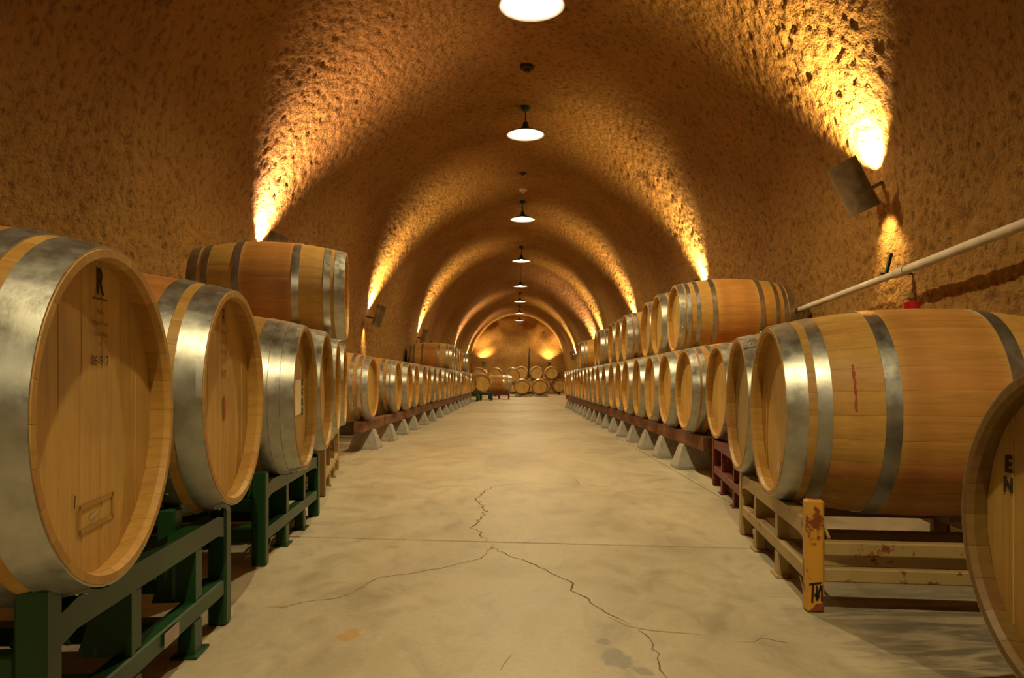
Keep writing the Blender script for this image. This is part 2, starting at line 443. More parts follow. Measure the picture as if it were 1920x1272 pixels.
# ------------------------------------------------------------------ barrels
RC, RB, BL, HD = .285, .345, .95, .041          # chime radius, bilge radius, length, head recess
def prof(y): return RC + (RB - RC) * (1 - ((y - BL / 2) / (BL / 2)) ** 2)
NS = 28
def stave_mesh():
    """One stave in the barrel's own frame, centred on angle 0; the barrel axis is y, front head at y = 0."""
    m = MB(); YS = [0, .012, HD, .12, .22, .35, .475, .60, .73, .83, BL - HD, BL - .012, BL]
    half = PI / NS; gap = .0003; T = .023
    ring = []
    for y in YS:
        r = prof(y); e = min(y, BL - y); ri = r - T
        if e < .02: ri = r - T + (.008 if e == 0 else .0)
        ro = r - (.0015 if e == 0 else 0)
        a = half - gap / r; row = []
        for ang, rr in ((-a, ro - .0006), (-a * .86, ro), (0, ro), (a * .86, ro), (a, ro - .0006), (a, ri), (0, ri), (-a, ri)):
            row.append((rr * math.sin(ang), y, rr * math.cos(ang)))
        ring.append(row)
    n = 8; vs = [v for row in ring for v in row]; fs = []
    for i in range(len(YS) - 1):
        for k in range(n):
            fs.append((i * n + k, i * n + (k + 1) % n, (i + 1) * n + (k + 1) % n, (i + 1) * n + k))
    fs.append(tuple(range(n))); fs.append(tuple(reversed(range((len(YS) - 1) * n, len(YS) * n))))
    return m.add(vs, fs).mesh('stave', M_stave, 35)
def body_mesh():
    """All staves of a distant barrel as one skin, with shallow joints and a tone per stave."""
    YS = [0, HD, .14, .30, .475, .65, .81, BL - HD, BL]; vs = []; fs = []; tone = []; n = 24
    K = n * 3
    for y in YS:
        for k in range(n):
            for fr, dr in ((0.03, -.0025), (.12, 0), (.88, 0)):
                a = 2 * PI * (k + fr) / n; r = prof(y) + dr; vs.append((r * math.sin(a), y, r * math.cos(a)))
    for y, r in ((HD, prof(HD) - .023), (0, RC - .016), ):
        for q in range(K):
            a = 2 * PI * (q // 3 + (.03, .12, .88)[q % 3]) / n; vs.append((r * math.sin(a), y, r * math.cos(a)))
    m = len(YS)
    for i in range(m - 1):
        for q in range(K):
            q2 = (q + 1) % K; fs.append((i * K + q, (i + 1) * K + q, (i + 1) * K + q2, i * K + q2)); tone.append((q // 3 * 7 % n) / n)
    for q in range(K):                                # chime face and its inner wall
        q2 = (q + 1) % K
        fs.append(((m + 1) * K + q, q, q2, (m + 1) * K + q2)); tone.append((q // 3 * 7 % n) / n)
        fs.append((m * K + q, (m + 1) * K + q, (m + 1) * K + q2, m * K + q2)); tone.append((q // 3 * 7 % n) / n)
    me = bpy.data.meshes.new('staves'); me.from_pydata(vs, [], fs)
    bm = bmesh.new(); bm.from_mesh(me); bmesh.ops.recalc_face_normals(bm, faces=bm.faces); bm.to_mesh(me); bm.free()
    at = me.attributes.new('tone', 'FLOAT', 'FACE'); at.data.foreach_set('value', tone)
    me.shade_smooth(); me.set_sharp_from_angle(angle=R(40)); me.materials.append(M_stave); return me
NB = 7
HR = prof(HD) - .0225
def board_mesh(k, back=False):
    """Plank k of a head: planks stand upright side by side, clipped to the circle."""
    w = 2 * HR / NB; x0 = -HR + k * w + .0003; x1 = -HR + (k + 1) * w - .0003
    if k == 0: x0 = -HR + .002
    if k == NB - 1: x1 = HR - .002
    xs = [x0 + (x1 - x0) * i / 4 for i in range(5)]
    top = [(x, math.sqrt(max(0, HR * HR - x * x))) for x in xs]; bot = [(x, -z) for x, z in reversed(top)]
    poly = top + bot
    dy = (.0006 * ((k * 3) % 4))
    y0, y1 = HD + dy, HD + .022
    n = len(poly); c = .0009; cxx = (x0 + x1) / 2
    def ins(p): return (cxx + (p[0] - cxx) * (1 - 2 * c / (x1 - x0)), p[1] * (1 - c / HR))
    vs = [(x, y0, z) for x, z in map(ins, poly)] + [(x, y0 + c, z) for x, z in poly] + [(x, y1, z) for x, z in poly]
    fs = [tuple(range(n))]
    for L in (0, 1):
        for i in range(n): fs.append((L * n + (i + 1) % n, L * n + i, (L + 1) * n + i, (L + 1) * n + (i + 1) % n))
    fs.append(tuple(reversed(range(2 * n, 3 * n))))
    return MB().add(vs, fs).mesh('head_board', M_head)
def head_mesh(y, name='head'):
    """A distant head: the same planks joined."""
    w = 2 * HR / NB; vs = []; fs = []; tone = []
    for k in range(NB):
        x0 = -HR + k * w; xs = [x0 + w * i / 4 for i in range(5)]
        poly = [(x, math.sqrt(max(0, HR * HR - x * x))) for x in xs] + [(x, -math.sqrt(max(0, HR * HR - x * x))) for x in reversed(xs)]
        if k == 0: poly = poly[:-1]
        n = len(vs); vs += [(x, y + .0008 * ((k * 3) % 4), z) for x, z in poly]; fs.append(tuple(range(n, n + len(poly)))); tone.append((k * 5 % NB) / NB)
    me = bpy.data.meshes.new(name); me.from_pydata(vs, [], fs)
    at = me.attributes.new('tone', 'FLOAT', 'FACE'); at.data.foreach_set('value', tone)
    me.materials.append(M_head); return me
def hoop_mesh(y0, y1, n=56, rivets=True):
    m = MB(); t = .0022; k = 3; pr = []
    ya = [y0 + (y1 - y0) * i / k for i in range(k + 1)]
    pr = [(prof(y) + .0004 + t, y) for y in ya] + [(prof(y) - .001, y) for y in reversed(ya)]
    vs = []; fs = []
    for (r, y) in pr:
        for q in range(n):
            a = 2 * PI * q / n; vs.append((r * math.sin(a), y, r * math.cos(a)))
    L = len(pr)
    for i in range(L):
        j = (i + 1) % L
        for q in range(n):
            q2 = (q + 1) % n; fs.append((i * n + q, j * n + q, j * n + q2, i * n + q2))
    m.add(vs, fs)
    if rivets:                                       # lapped end of the strap with two rivets
        for sgn in (0,):
            vs = []; fs = []
            for y in (y0 + .001, y1 - .001):
                for q in range(6):
                    a = .9 + .05 * q; r = prof(y) + t * 2.1
                    vs.append((r * math.sin(a), y, r * math.cos(a)))
                for q in range(6):
                    a = .9 + .05 * q; r = prof(y)
                    vs.append((r * math.sin(a), y, r * math.cos(a)))
            for q in range(5): fs.append((q, q + 1, 12 + q + 1, 12 + q))
            fs += [(0, 12, 18, 6), (5, 11, 23, 17)]
            m.add(vs, fs)
            for a in (.97, 1.08):
                yy = (y0 + y1) / 2; r = prof(yy) + t * 2
                Mx = Matrix.Translation((r * math.sin(a), yy, r * math.cos(a))) @ Matrix.Rotation(a, 4, 'Y')
                m.lathe([(.0001, .0035), (.0035, .003), (.0055, 0)], 8, Mx)
    return m.mesh('hoop', M_hoop, 50)
H6 = [(.002, .064), (.088, .130), (.275, .320)]
H9 = [(.002, .050), (.0515, .092), (.0935, .135), (.275, .315)]
H8 = [(.002, .052), (.066, .098), (.135, .168), (.262, .302)]
HOOPS = {6: [hoop_mesh(a, b) for a, b in H6] + [hoop_mesh(BL - b, BL - a) for a, b in reversed(H6)],
         9: [hoop_mesh(a, b) for a, b in H9] + [hoop_mesh(BL - b, BL - a) for a, b in reversed(H9)],
         8: [hoop_mesh(a, b) for a, b in H8] + [hoop_mesh(BL - b, BL - a) for a, b in reversed(H8)]}
STAVE = stave_mesh(); BODY = body_mesh()
BOARDS = [board_mesh(k) for k in range(NB)]
HEADF = head_mesh(HD); HEADB = head_mesh(BL - HD, 'rear_head')
bg = MB().lathe([(.0001, .022), (.022, .022), (.026, .018), (.024, -.012), (.0001, -.012)], 16)
BUNG = {'red': bg.mesh('bung', M_redbung, 40), 'brown': bg.mesh('bung', M_bung, 40)}
UP = Matrix.Translation((0, 0, RB))
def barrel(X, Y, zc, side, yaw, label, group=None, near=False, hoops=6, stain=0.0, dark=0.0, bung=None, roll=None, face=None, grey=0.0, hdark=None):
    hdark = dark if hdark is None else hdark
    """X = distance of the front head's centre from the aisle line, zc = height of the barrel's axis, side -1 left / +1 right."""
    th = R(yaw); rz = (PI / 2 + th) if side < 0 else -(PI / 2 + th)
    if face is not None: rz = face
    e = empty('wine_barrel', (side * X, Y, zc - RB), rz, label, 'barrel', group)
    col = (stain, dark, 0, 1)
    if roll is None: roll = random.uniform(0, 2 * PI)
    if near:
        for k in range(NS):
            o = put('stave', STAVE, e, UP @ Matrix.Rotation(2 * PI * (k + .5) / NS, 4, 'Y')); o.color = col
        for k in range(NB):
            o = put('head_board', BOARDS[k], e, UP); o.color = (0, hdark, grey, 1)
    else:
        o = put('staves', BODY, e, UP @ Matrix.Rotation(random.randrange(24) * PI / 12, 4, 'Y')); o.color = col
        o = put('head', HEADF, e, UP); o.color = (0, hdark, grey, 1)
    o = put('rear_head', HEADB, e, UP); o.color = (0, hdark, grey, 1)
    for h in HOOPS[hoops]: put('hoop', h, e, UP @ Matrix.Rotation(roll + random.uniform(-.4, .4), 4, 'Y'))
    if bung: put('bung', BUNG[bung], e, Matrix.Translation((0, BL / 2, 2 * RB + .003)))
    return e
# flat marks on a head: u to the right, v up, from the head's centre
def mark(e, name, poly, mat, label=None, lift=.0012):
    vs = [(u, HD - lift, RB + v) for u, v in poly]
    o = MB().add(vs, [tuple(range(len(vs)))]).build(name, mat, e)
    if label: o['label'] = label
    return o
def lettering(e, text, u, v, h, wscale=1.0, mat=None, label=None, rot=0, lift=.0014, space=1.0, bold=0.0):
    cu = bpy.data.curves.new('lettering', 'FONT'); cu.body = text; cu.size = h / .72; cu.align_x = 'CENTER'; cu.align_y = 'CENTER'
    cu.space_character = space; cu.offset = bold; cu.resolution_u = 3
    t = bpy.data.objects.new('tmp', cu); C.objects.link(t)
    me = bpy.data.meshes.new_from_object(t.evaluated_get(bpy.context.evaluated_depsgraph_get()))
    bpy.data.objects.remove(t); bpy.data.curves.remove(cu)
    me.name = 'lettering'; me.materials.clear(); me.materials.append(mat or M_ink)
    Mx = Matrix.Translation((u, HD - lift, RB + v)) @ Matrix.Rotation(rot, 4, 'Y') @ Matrix.Rotation(PI / 2, 4, 'X') @ Matrix.Diagonal((wscale, 1, 1, 1))
    o = put('lettering', me, e, Mx)
    if label: o['label'] = label
    return o

# --- left front racks
b1 = barrel(.693, 1.312, .610, -1, 6.3, 'nearest oak barrel on the left with R brand and handwritten number on its head', None, True, stain=1.0, roll=2.2)
lettering(b1, 'R', .028, .232, .047, .72, M_ink, 'burnt brand letter R', bold=.0015)
mark(b1, 'lettering', [(0, .202), (.058, .202), (.058, .2055), (0, .2055)], M_inkfaint)
lettering(b1, 'Médoc', .030, .181, .0085, .95, M_inkfaint)
lettering(b1, 'Medium + Toast', .030, .161, .0085, .80, M_inkfaint)
lettering(b1, 'Toasted Heads', .029, .142, .0085, .80, M_inkfaint)
lettering(b1, '219', .028, .124, .008, .8, M_inkfaint)
lettering(b1, '06-917', .028, .094, .019, .95, M_ink, 'handwritten 06-917')
def frame_poly(e, u0, v0, u1, v1, t, mat, name, label, sh=0):
    for q in ([(u0, v0), (u1, v0 + sh), (u1, v0 + sh + t), (u0, v0 + t)], [(u0, v1 - t), (u1, v1 + sh - t), (u1, v1 + sh), (u0, v1)],
              [(u0, v0), (u0 + t, v0), (u0 + t, v1), (u0, v1)], [(u1 - t, v0 + sh), (u1, v0 + sh), (u1, v1 + sh), (u1 - t, v1 + sh)]):
        mark(e, name, q, mat)
frame_poly(b1, -.052, -.198, .085, -.150, .008, M_glue, 'glue_trace', 'brown glue outline of a missing label', .006)
mark(b1, 'paper_scrap', [(-.012, -.178), (.018, -.170), (.020, -.166), (-.008, -.172)], M_white)
mark(b1, 'wine_mark', [(-.07, -.150), (-.066, -.150), (-.064, -.130), (-.067, -.128)], M_ink)

b2 = barrel(.756, 2.048, .625, -1, 5.0, 'second oak barrel on the left, small dark print and red mark on head', None, True, stain=1.0, roll=2.6)
lettering(b2, 'R', .012, .215, .045, .72, M_ink)
for t, v, hh, ww in (('Médoc', .175, .011, .8), ('Medium +', .150, .012, .9), ('Toasted', .124, .012, .9), ('219', .098, .010, .8), ('917', .062, .022, .9)):
    lettering(b2, t, .012, v, hh, ww, M_inkfaint if v > .07 else M_ink)
mark(b2, 'wine_mark', [(.006, -.058), (.016, -.062), (.026, -.055), (.028, -.02), (.020, .004), (.010, .002), (.005, -.02)], M_wine, 'small red wine mark')

b3 = barrel(.845, 3.045, .602, -1, 6.3, 'third oak barrel on the left with cream paper label on shaded head', None, True, 9, stain=.4, dark=.34, roll=2.4)  # dark paints the shade on this barrel into its wood colour
mark(b3, 'paper_label', [(-.09, -.075), (.095, -.068), (.095, .072), (-.09, .070)], M_paper, 'blank cream paper label')
for v in (.062, .022, -.020, -.062):
    mark(b3, 'lettering', [(.100, v - .013), (.135, v - .013), (.135, v - .004), (.115, v), (.135, v + .004), (.135, v + .013), (.100, v + .013)], M_ink, lift=.002)
b4 = barrel(.938, 3.745, .622, -1, 7.5, 'fourth oak barrel on the left with dark shaded head, behind the labelled one', None, True, stain=.2, dark=.30)  # shaded look comes from the darkened wood colour
b5 = barrel(1.11, 4.70, .635, -1, 10, 'fifth oak barrel on the left, nearer of two on the tan rack', None, True, stain=.2, dark=.1)
b6 = barrel(1.23, 5.42, .640, -1, 10, 'sixth oak barrel on the left, farther of two on the tan rack', None, True, stain=.2, dark=.1)
bt = barrel(1.135, 5.05, 1.232, -1, 9.5, 'oak barrel lying on top of two others at left, wine-stained middle, below bright wall light', None, True, stain=.78, dark=.15, roll=1.0)

# --- right front
B1 = barrel(.852, 2.594, .566, 1, 6.5, 'large oak barrel at right on tan rack with red bung', None, True, stain=.5, bung='red', roll=-2.1)
mark(B1, 'white_smudge', [(-.012, -.205), (.02, -.21), (.028, -.18), (.015, -.165), (-.008, -.175)], M_white, 'white residue smudge')
def surf_strip(e, y0, y1, a0, a1, mat, name):
    vs = []; fs = []; n = 10
    for i in range(n + 1):
        a = a0 + (a1 - a0) * i / n
        for y in (y0 + .002 * math.sin(i * 2), y1 + .002 * math.cos(i * 3)):
            r = prof(y) + .0008; vs.append((r * math.sin(a), y, RB + r * math.cos(a)))
        if i: fs.append((2 * i - 2, 2 * i - 1, 2 * i + 1, 2 * i))
    MB().add(vs, fs).build(name, mat, e)
surf_strip(B1, .190, .197, R(62), R(88), M_wine, 'wine_drip')
B2 = barrel(.95, 3.29, .567, 1, 7.0, 'oak barrel with pale grey head on tan rack, just behind the red-bunged one', None, True, stain=.2, dark=.12, grey=.6)
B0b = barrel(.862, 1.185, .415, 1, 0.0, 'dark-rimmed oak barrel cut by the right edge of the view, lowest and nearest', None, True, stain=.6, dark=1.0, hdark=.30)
lettering(B0b, 'E', -.206, .100, .030, 1.0, M_ink, 'bold black brand letters', bold=.002)
lettering(B0b, 'N', -.206, .062, .026, 1.0, M_ink, None, bold=.002)
B3 = barrel(1.225, 4.69, .600, 1, 2.0, 'oak barrel on the end of the dark red rack, right side', None, True, stain=.3, dark=.05)

# --- the long rows on the timber stands
ORD = ['first', 'second', 'third', 'fourth', 'fifth', 'sixth', 'seventh', 'eighth', 'ninth', 'tenth', 'eleventh', 'twelfth', 'thirteenth',
       'fourteenth', 'fifteenth', 'sixteenth', 'seventeenth', 'eighteenth', 'nineteenth', 'twentieth', 'twenty-first', 'twenty-second']
def rnd_style():
    return dict(hoops=random.choice((6, 6, 8)), stain=random.choice((0, 0, .3, .8)), dark=random.choice((0, 0, .08, .18)), bung=random.choice((None, 'brown', 'red')))
for k in range(20):
    y = 5.43 + .725 * k; st = rnd_style()
    if k == 0: st = dict(hoops=8, stain=.2, dark=.05, bung=None)
    barrel(1.20 + random.uniform(-.012, .012), y, .605, 1, random.uniform(-1.0, 1.0), f'oak barrel in the bottom row on the right timber stand, {ORD[k]} from its near end', 'bottom row barrels on the right timber stand', near=(k < 2), **st)
TR = [5.7925 + .725 * n for n in (1, 2, 3, 5, 6, 7, 9, 10, 14, 15)]
for k, y in enumerate(TR):
    st = rnd_style()
    if k == 0: st = dict(hoops=8, stain=.45, dark=.02, bung=None)
    barrel(1.33 + random.uniform(-.015, .015), y, 1.200, 1, random.uniform(-1, 1), f'oak barrel in the upper row at right, {ORD[k]} from the near end', 'upper row barrels on the right', near=(k == 0), **st)
LB = [7.2] + [8.75 + .78 * k for k in range(19)]
for k, y in enumerate(LB):
    st = rnd_style()
    if k == 0: st = dict(hoops=8, stain=.5, dark=.05, bung='red')
    if k == 1: st = dict(hoops=8, stain=.0, dark=.12, bung=None)
    barrel(1.365 + random.uniform(-.012, .012), y, .605, -1, random.uniform(-1, 1), f'oak barrel in the bottom row on the left timber stand, {ORD[k]} from its near end', 'bottom row barrels on the left timber stand', near=(k == 0), **st)
TL = [9.14 + .78 * n for n in (10, 11, 12, 13, 17)]
for k, y in enumerate(TL):
    st = rnd_style(); st['stain'] = .8 if k in (0, 4) else .2; st['bung'] = 'brown' if k == 0 else None
    barrel(1.44, y, 1.180, -1, 0, f'oak barrel in the upper row far down on the left, {ORD[k]} from the near end', 'upper row barrels far down on the left', **st)

# --- timber stands: two beams each on concrete blocks
def beam(x0, x1, y0, y1, label, grp):
    o = MB().box(0, x1 - x0, 0, y1 - y0, 0, .100, .004).build('timber_beam', M_timber); o.location = (x0, y0, .190); tag(o, label, 'beam', grp); return o
beam(1.255, 1.345, 5.12, 19.6, 'long dark timber beam along the aisle under the right barrels', 'right stand beams')
beam(1.985, 2.075, 5.12, 19.6, 'long dark timber beam by the right wall under the barrels', 'right stand beams')
beam(-1.505, -1.415, 6.95, 8.05, 'short reddish timber beam under the first left stand barrel, aisle side', 'left stand beams')
beam(-2.235, -2.145, 6.95, 8.05, 'short reddish timber beam under the first left stand barrel, wall side', 'left stand beams')
beam(-1.505, -1.415, 8.10, 23.3, 'long dark timber beam along the aisle under the left barrels', 'left stand beams')
beam(-2.235, -2.145, 8.10, 23.3, 'long dark timber beam by the left wall under the barrels', 'left stand beams')
def block_mesh():
    bw, bd, tw, td, h = .125, .14, .075, .085, .190; c = .006
    vs = []
    for (a, b, z) in ((bw, bd, 0), (bw, bd, .025), (tw, td, h - c), (tw - c, td - c, h)):
        vs += [(-b, -a, z), (b, -a, z), (b, a, z), (-b, a, z)]
    fs = [(3, 2, 1, 0), (12, 13, 14, 15)]
    for L in range(3):
        for i in range(4): fs.append((L * 4 + i, L * 4 + (i + 1) % 4, L * 4 + 4 + (i + 1) % 4, L * 4 + 4 + i))
    return MB().add(vs, fs).mesh('concrete_block', M_block)
BLK = block_mesh()
def blocks(xs, ys, side, grp):
    for k, y in enumerate(ys):
        for x, w_ in xs:
            o = put('concrete_block', BLK); o.location = (x, y, 0)
            tag(o, f'concrete pyramid block under the {side} stand, {w_} side, {ORD[k]} from near end', 'block', grp)
blocks([(1.335, 'aisle'), (2.03, 'wall')], [5.78 + .82 * k for k in range(17)], 'right', 'blocks of the right stand')
blocks([(-1.49, 'aisle'), (-2.19, 'wall')], [7.45, 8.45, 9.42, 10.35, 11.5, 12.6, 13.8, 15.0, 16.1, 17.2, 18.3, 19.4, 20.6, 21.8, 22.9], 'left', 'blocks of the left stand')

# ------------------------------------------------------------------ steel barrel racks
def rack(p0, p1, side, zr, zp, mat, label, endmat=None, mids=(.36, .70), depth=.84, grp='steel barrel racks', name='barrel_rack'):
    """p0 near end and p1 far end of the aisle face, as (distance from aisle line, y); zr = top of the rail, zp = top of the end posts."""
    a = Vector((side * p0[0], p0[1])); b = Vector((side * p1[0], p1[1])); d = b - a; L = d.length
    ang = math.atan2(d.y, d.x)
    e = empty(name, (a.x, a.y, 0), ang, label, 'rack', grp)        # local x along the rack, local y to the wall
    s = 1 if side < 0 else -1
    def box(nm, x0, x1, y0, y1, z0, z1, m=mat, c=.004, lab=None):
        if s * y0 > s * y1: y0, y1 = y1, y0
        ya, yb = sorted((s * y0, s * y1))
        o = MB().box(x0, x1, ya, yb, z0, z1, c).build(nm, m, e)
        if lab: o['label'] = lab
        return o
    zb0, zb1 = .085, .130
    for (v0, v1) in ((0, .05), (depth - .05, depth)):
        front = v0 == 0
        o = box('end_post', 0, .052, v0, v1, .0, zp, endmat if (front and endmat) else mat, .006)
        if front and endmat: o['label'] = 'yellow worn end post with rust'
        box('end_post', L - .052, L, v0, v1, .0, zp - .03, mat, .006)
        # top rail, bowed slightly down under each barrel
        n = 16; vs = []; fs = []
        for i in range(n + 1):
            u = .052 + (L - .104) * i / n
            z1_ = zr - (.012 if i in (0, n) else 0)
            for vv, zz in ((v0 + .004, z1_ - .052), (v1 - .004, z1_ - .052), (v1 - .004, z1_), (v0 + .004, z1_)):
                vs.append((u, s * vv, zz))
        for i in range(n):
            for k in range(4): fs.append((i * 4 + k, i * 4 + (k + 1) % 4, i * 4 + 4 + (k + 1) % 4, i * 4 + 4 + k))
        fs += [(0, 1, 2, 3), tuple(4 * n + i for i in (3, 2, 1, 0))]
        MB().add(vs, fs).build('top_rail', mat, e)
        box('bottom_rail', .052, L - .052, v0 + .004, v1 - .004, zb0, zb1)
        for f in mids:                                   # upright plates, wider towards the foot
            u = f * L; t0, t1 = (v0, v0 + .10) if front else (v1 - .10, v1)
            ya = s * v0 if front else s * v1; k = s if front else -s
            poly = [(0.0, zb1), (.105, zb1), (.062, zr - .052), (0.0, zr - .052)]
            vs = [(u - .004, ya + k * (p + .006), z) for p, z in poly] + [(u + .012, ya + k * (p + .006), z) for p, z in poly]
            fs = [(0, 1, 2, 3), (7, 6, 5, 4)] + [((i + 1) % 4, i, 4 + i, 4 + (i + 1) % 4) for i in range(4)]
            MB().add(vs, fs).build('upright', mat, e)
            box('upright', u + .0125, u + .050, v0 + .008, v1 - .008, zb1, zr - .052)
            ft = box('foot', u - .02, u + .045, v0 + .005, v1 - .005, .0, zb0, c=.006)
            box('foot_plate', u - .035, u + .060, v0 - .006, v1 + .006, .0, .007, c=.001).parent = ft
        # slanting brace at the near foot
        Mb = Matrix.Translation((.05, s * (v0 + .025), .012)) @ Matrix.Rotation(-R(38), 4, 'Y')
        MB().box(0, .10, -.014, .014, -.004, .006, 0, Mb).build('brace', mat, e)
    for u0 in (.006, L - .046):
        box('cross_tube', u0, u0 + .04, .0505, depth - .0505, .088, .128)
        box('cross_tube', u0, u0 + .04, .0505, depth - .0505, zr - .102, zr - .062)
    for f in mids:
        box('fork_channel', f * L - .02, f * L + .045, .0505, depth - .0505, .040, .083)
    for f in (.22, .80):                                 # thin bent rods that keep the barrels from rolling
        u = f * L
        pts = [(u - .07 + .14 * i / 8, s * .062, zr - .075 + .055 * math.sin(PI * i / 8)) for i in range(9)]
    MB().tube([(.046, s * .075, zr - .06), (.10, s * .075, zr - .03), (.16, s * .075, zr - .055), (.22, s * .075, zr - .115)], .005, 6).build('cradle_rod', mat, e)
    return e
r1 = rack((.722, 1.16), (.798, 2.115), -1, .308, .350, M_green, 'nearest dark green steel rack on the left under the R-branded barrel', mids=(.34, .72))
MB().box(.71 * .958, .71 * .958 + .055, .054, .098, .131, .358, .006).build('post', M_green, r1)
o = MB().box(.0, .085, -.0012, -.0002, 0, .032).build('sticker', mat_plain('sticker_paper', (.42, .34, .30), .8), r1); o.location = (.47, 0, .092); o['label'] = 'small pale sticker on the bottom rail'
r2 = rack((.905, 2.72), (.985, 3.78), -1, .300, .340, M_green, 'second dark green steel rack on the left under the paper-labelled barrel', mids=(.34, .66))
r3 = rack((1.105, 4.36), (1.35, 5.74), -1, .333, .365, M_tan, 'tan steel rack on the left behind the green racks', mids=(.34, .66))
r4 = rack((.835, 2.185), (.975, 3.33), 1, .266, .325, M_tan, 'tan steel rack at right with rusty yellow end post', endmat=M_yellow, mids=(.36, .70))
r5 = rack((1.06, 3.42), (1.25, 4.86), 1, .298, .33, M_red, 'dark red steel rack at right behind the tan rack', mids=(.40, .72))
# scribble painted on the foot of the yellow post
for q in ([(.006, .078), (.040, .084), (.041, .090), (.007, .085)], [(.012, .030), (.018, .028), (.021, .084), (.014, .082)], [(.024, .040), (.029, .036), (.043, .078), (.037, .082)],
          [(.026, .035), (.032, .034), (.031, .078), (.025, .080)], [(.039, .034), (.045, .036), (.044, .080), (.039, .078)], [(.020, .048), (.034, .040), (.037, .050), (.024, .060)]):
    MB().add([(-.0008, -v, z) for v, z in q], [(0, 1, 2, 3)]).build('paint_scribble', M_black, r4)
# low wooden cradle that the cut-off barrel rests on
e = empty('barrel_chock', (1.02, 1.19, 0), 0, 'low dark timber chocks under the barrel at the right edge', 'chock')
for yy in (-.17, .17):
    MB().prism([(-.05, 0), (.62, 0), (.62, .082), (-.05, .082)], yy - .05, yy + .05).build('wedge', M_timber, e)

# ------------------------------------------------------------------ conduit on the right wall
pp = []
for y, dz in ((.6, .0), (3.36, 0), (4.38, 0)):
    pass
cond = empty('wall_pipe', (2.33, 1.0, 1.49), 0, 'pale grey conduit pipe running along the right wall above the barrels', 'pipe')
def cpt(y):
    h = 1.390 + (3.48 - y) * .0527 if y < 4.6 else 1.331 - (y - 4.6) * .0455
    return Vector((2.33, y, h)) - Vector((2.33, 1.0, 1.49))
MB().tube([cpt(.2), cpt(3.0), cpt(4.58)], .0265, 14).build('pipe_length', M_pvc, cond, 40)
MB().tube([cpt(4.60), cpt(5.5), cpt(7.6)], .0225, 14).build('pipe_length', M_pvc, cond, 40)
MB().tube([cpt(4.54), cpt(4.66)], .031, 14).build('coupling', M_pvc, cond, 40)
for y in (1.8, 4.80):
    p = cpt(y); MB().box(p.x - .03, p.x + .22, p.y - .012, p.y + .012, p.z + .022, p.z + .03, .001).build('bracket', M_black, cond)
    MB().box(p.x - .008, p.x + .010, p.y - .010, p.y + .012, p.z + .02, p.z + .16, .001, Matrix.Translation(p) @ Matrix.Rotation(R(14), 4, 'Y') @ Matrix.Translation(-p)).build('hanger', M_green, cond)

# ------------------------------------------------------------------ pendant lamps
n = 40
SH = [(.030, .150), (.036, .120), (.050, .085), (.085, .062), (.150, .040), (.205, .018), (.228, .0), (.230, -.004), (.226, -.004), (.202, .013), (.148, .034), (.083, .056), (.046, .078), (.030, .088)]
shade_out = MB().lathe(SH[:8], n).mesh('shade', M_shade, 50)
shade_in = MB().lathe(SH[7:], n).disc(.030, .088, n).mesh('reflector', M_shadein, 60)
bulb = MB().lathe([(.0001, .008), (.020, .012), (.034, .026), (.038, .042), (.030, .062), (.018, .078), (.0001, .082)], 20).mesh('bulb', M_bulb, 60)
for k, (y, h) in enumerate(PENDANTS):
    x = .10
    top = Z0 + B0 - .03
    if 22.0 < y < 27: top = Z0 + B0 * sect(y) - .03
    vis = k >= 2
    lab = f'round bell-shaped ceiling lamp glowing white, {ORD[k - 2]} from the front' if vis else ('round ceiling lamp hanging above the camera' if k else 'round ceiling lamp hanging behind the camera')
    e = empty('pendant_lamp', (x, y, top), 0, lab, 'lamp', 'pendant lamps along the vault')
    D = Matrix.Translation((0, 0, h - top))
    put('shade', shade_out, e, D); rf = put('reflector', shade_in, e, D); put('bulb', bulb, rf)
    MB().tube([(0, 0, .02), (0, 0, h - top + .13)], .008, 8).build('stem', M_shade, e)
    MB().lathe([(.0001, .05), (.055, .05), (.055, -.015), (.030, -.035), (.0001, -.035)], 20).build('canopy', M_shade, e, 40)
    ld = bpy.data.lights.new('lamp_light', 'SPOT'); ld.energy = PENDANT_W; ld.color = PENDANT_COL; ld.shadow_soft_size = .03; ld.spot_size = R(150); ld.spot_blend = .6
    lo = bpy.data.objects.new('lamp_light', ld); C.objects.link(lo); lo.parent = e; lo.location = (0, 0, h - top - .03)
# small dark ceiling fittings between the lamps
for (ppx, ppy, Y, lab) in ((988, 130, 8.05, 'small dark ceiling detector between the first two lamps'), (980, 325, 12.1, 'small dark ceiling detector between the second and third lamps'), (981, 366, 13.2, 'small pale ceiling box in front of the third lamp')):
    p = px(ppx, ppy, Y); m = M_black if 'dark' in lab else M_pvc
    e = empty('ceiling_detector', (p.x, Y, Z0 + B0 - .02), 0, lab, 'detector', 'small fittings on the vault')
    MB().lathe([(.0001, .05), (.075, .05), (.075, -.010), (.060, -.022), (.0001, -.022)], 16).build('base', m, e, 40)
    MB().lathe([(.0001, -.020), (.035, -.022), (.028, -.045), (.0001, -.048)], 12).build('sensor', m, e, 40)

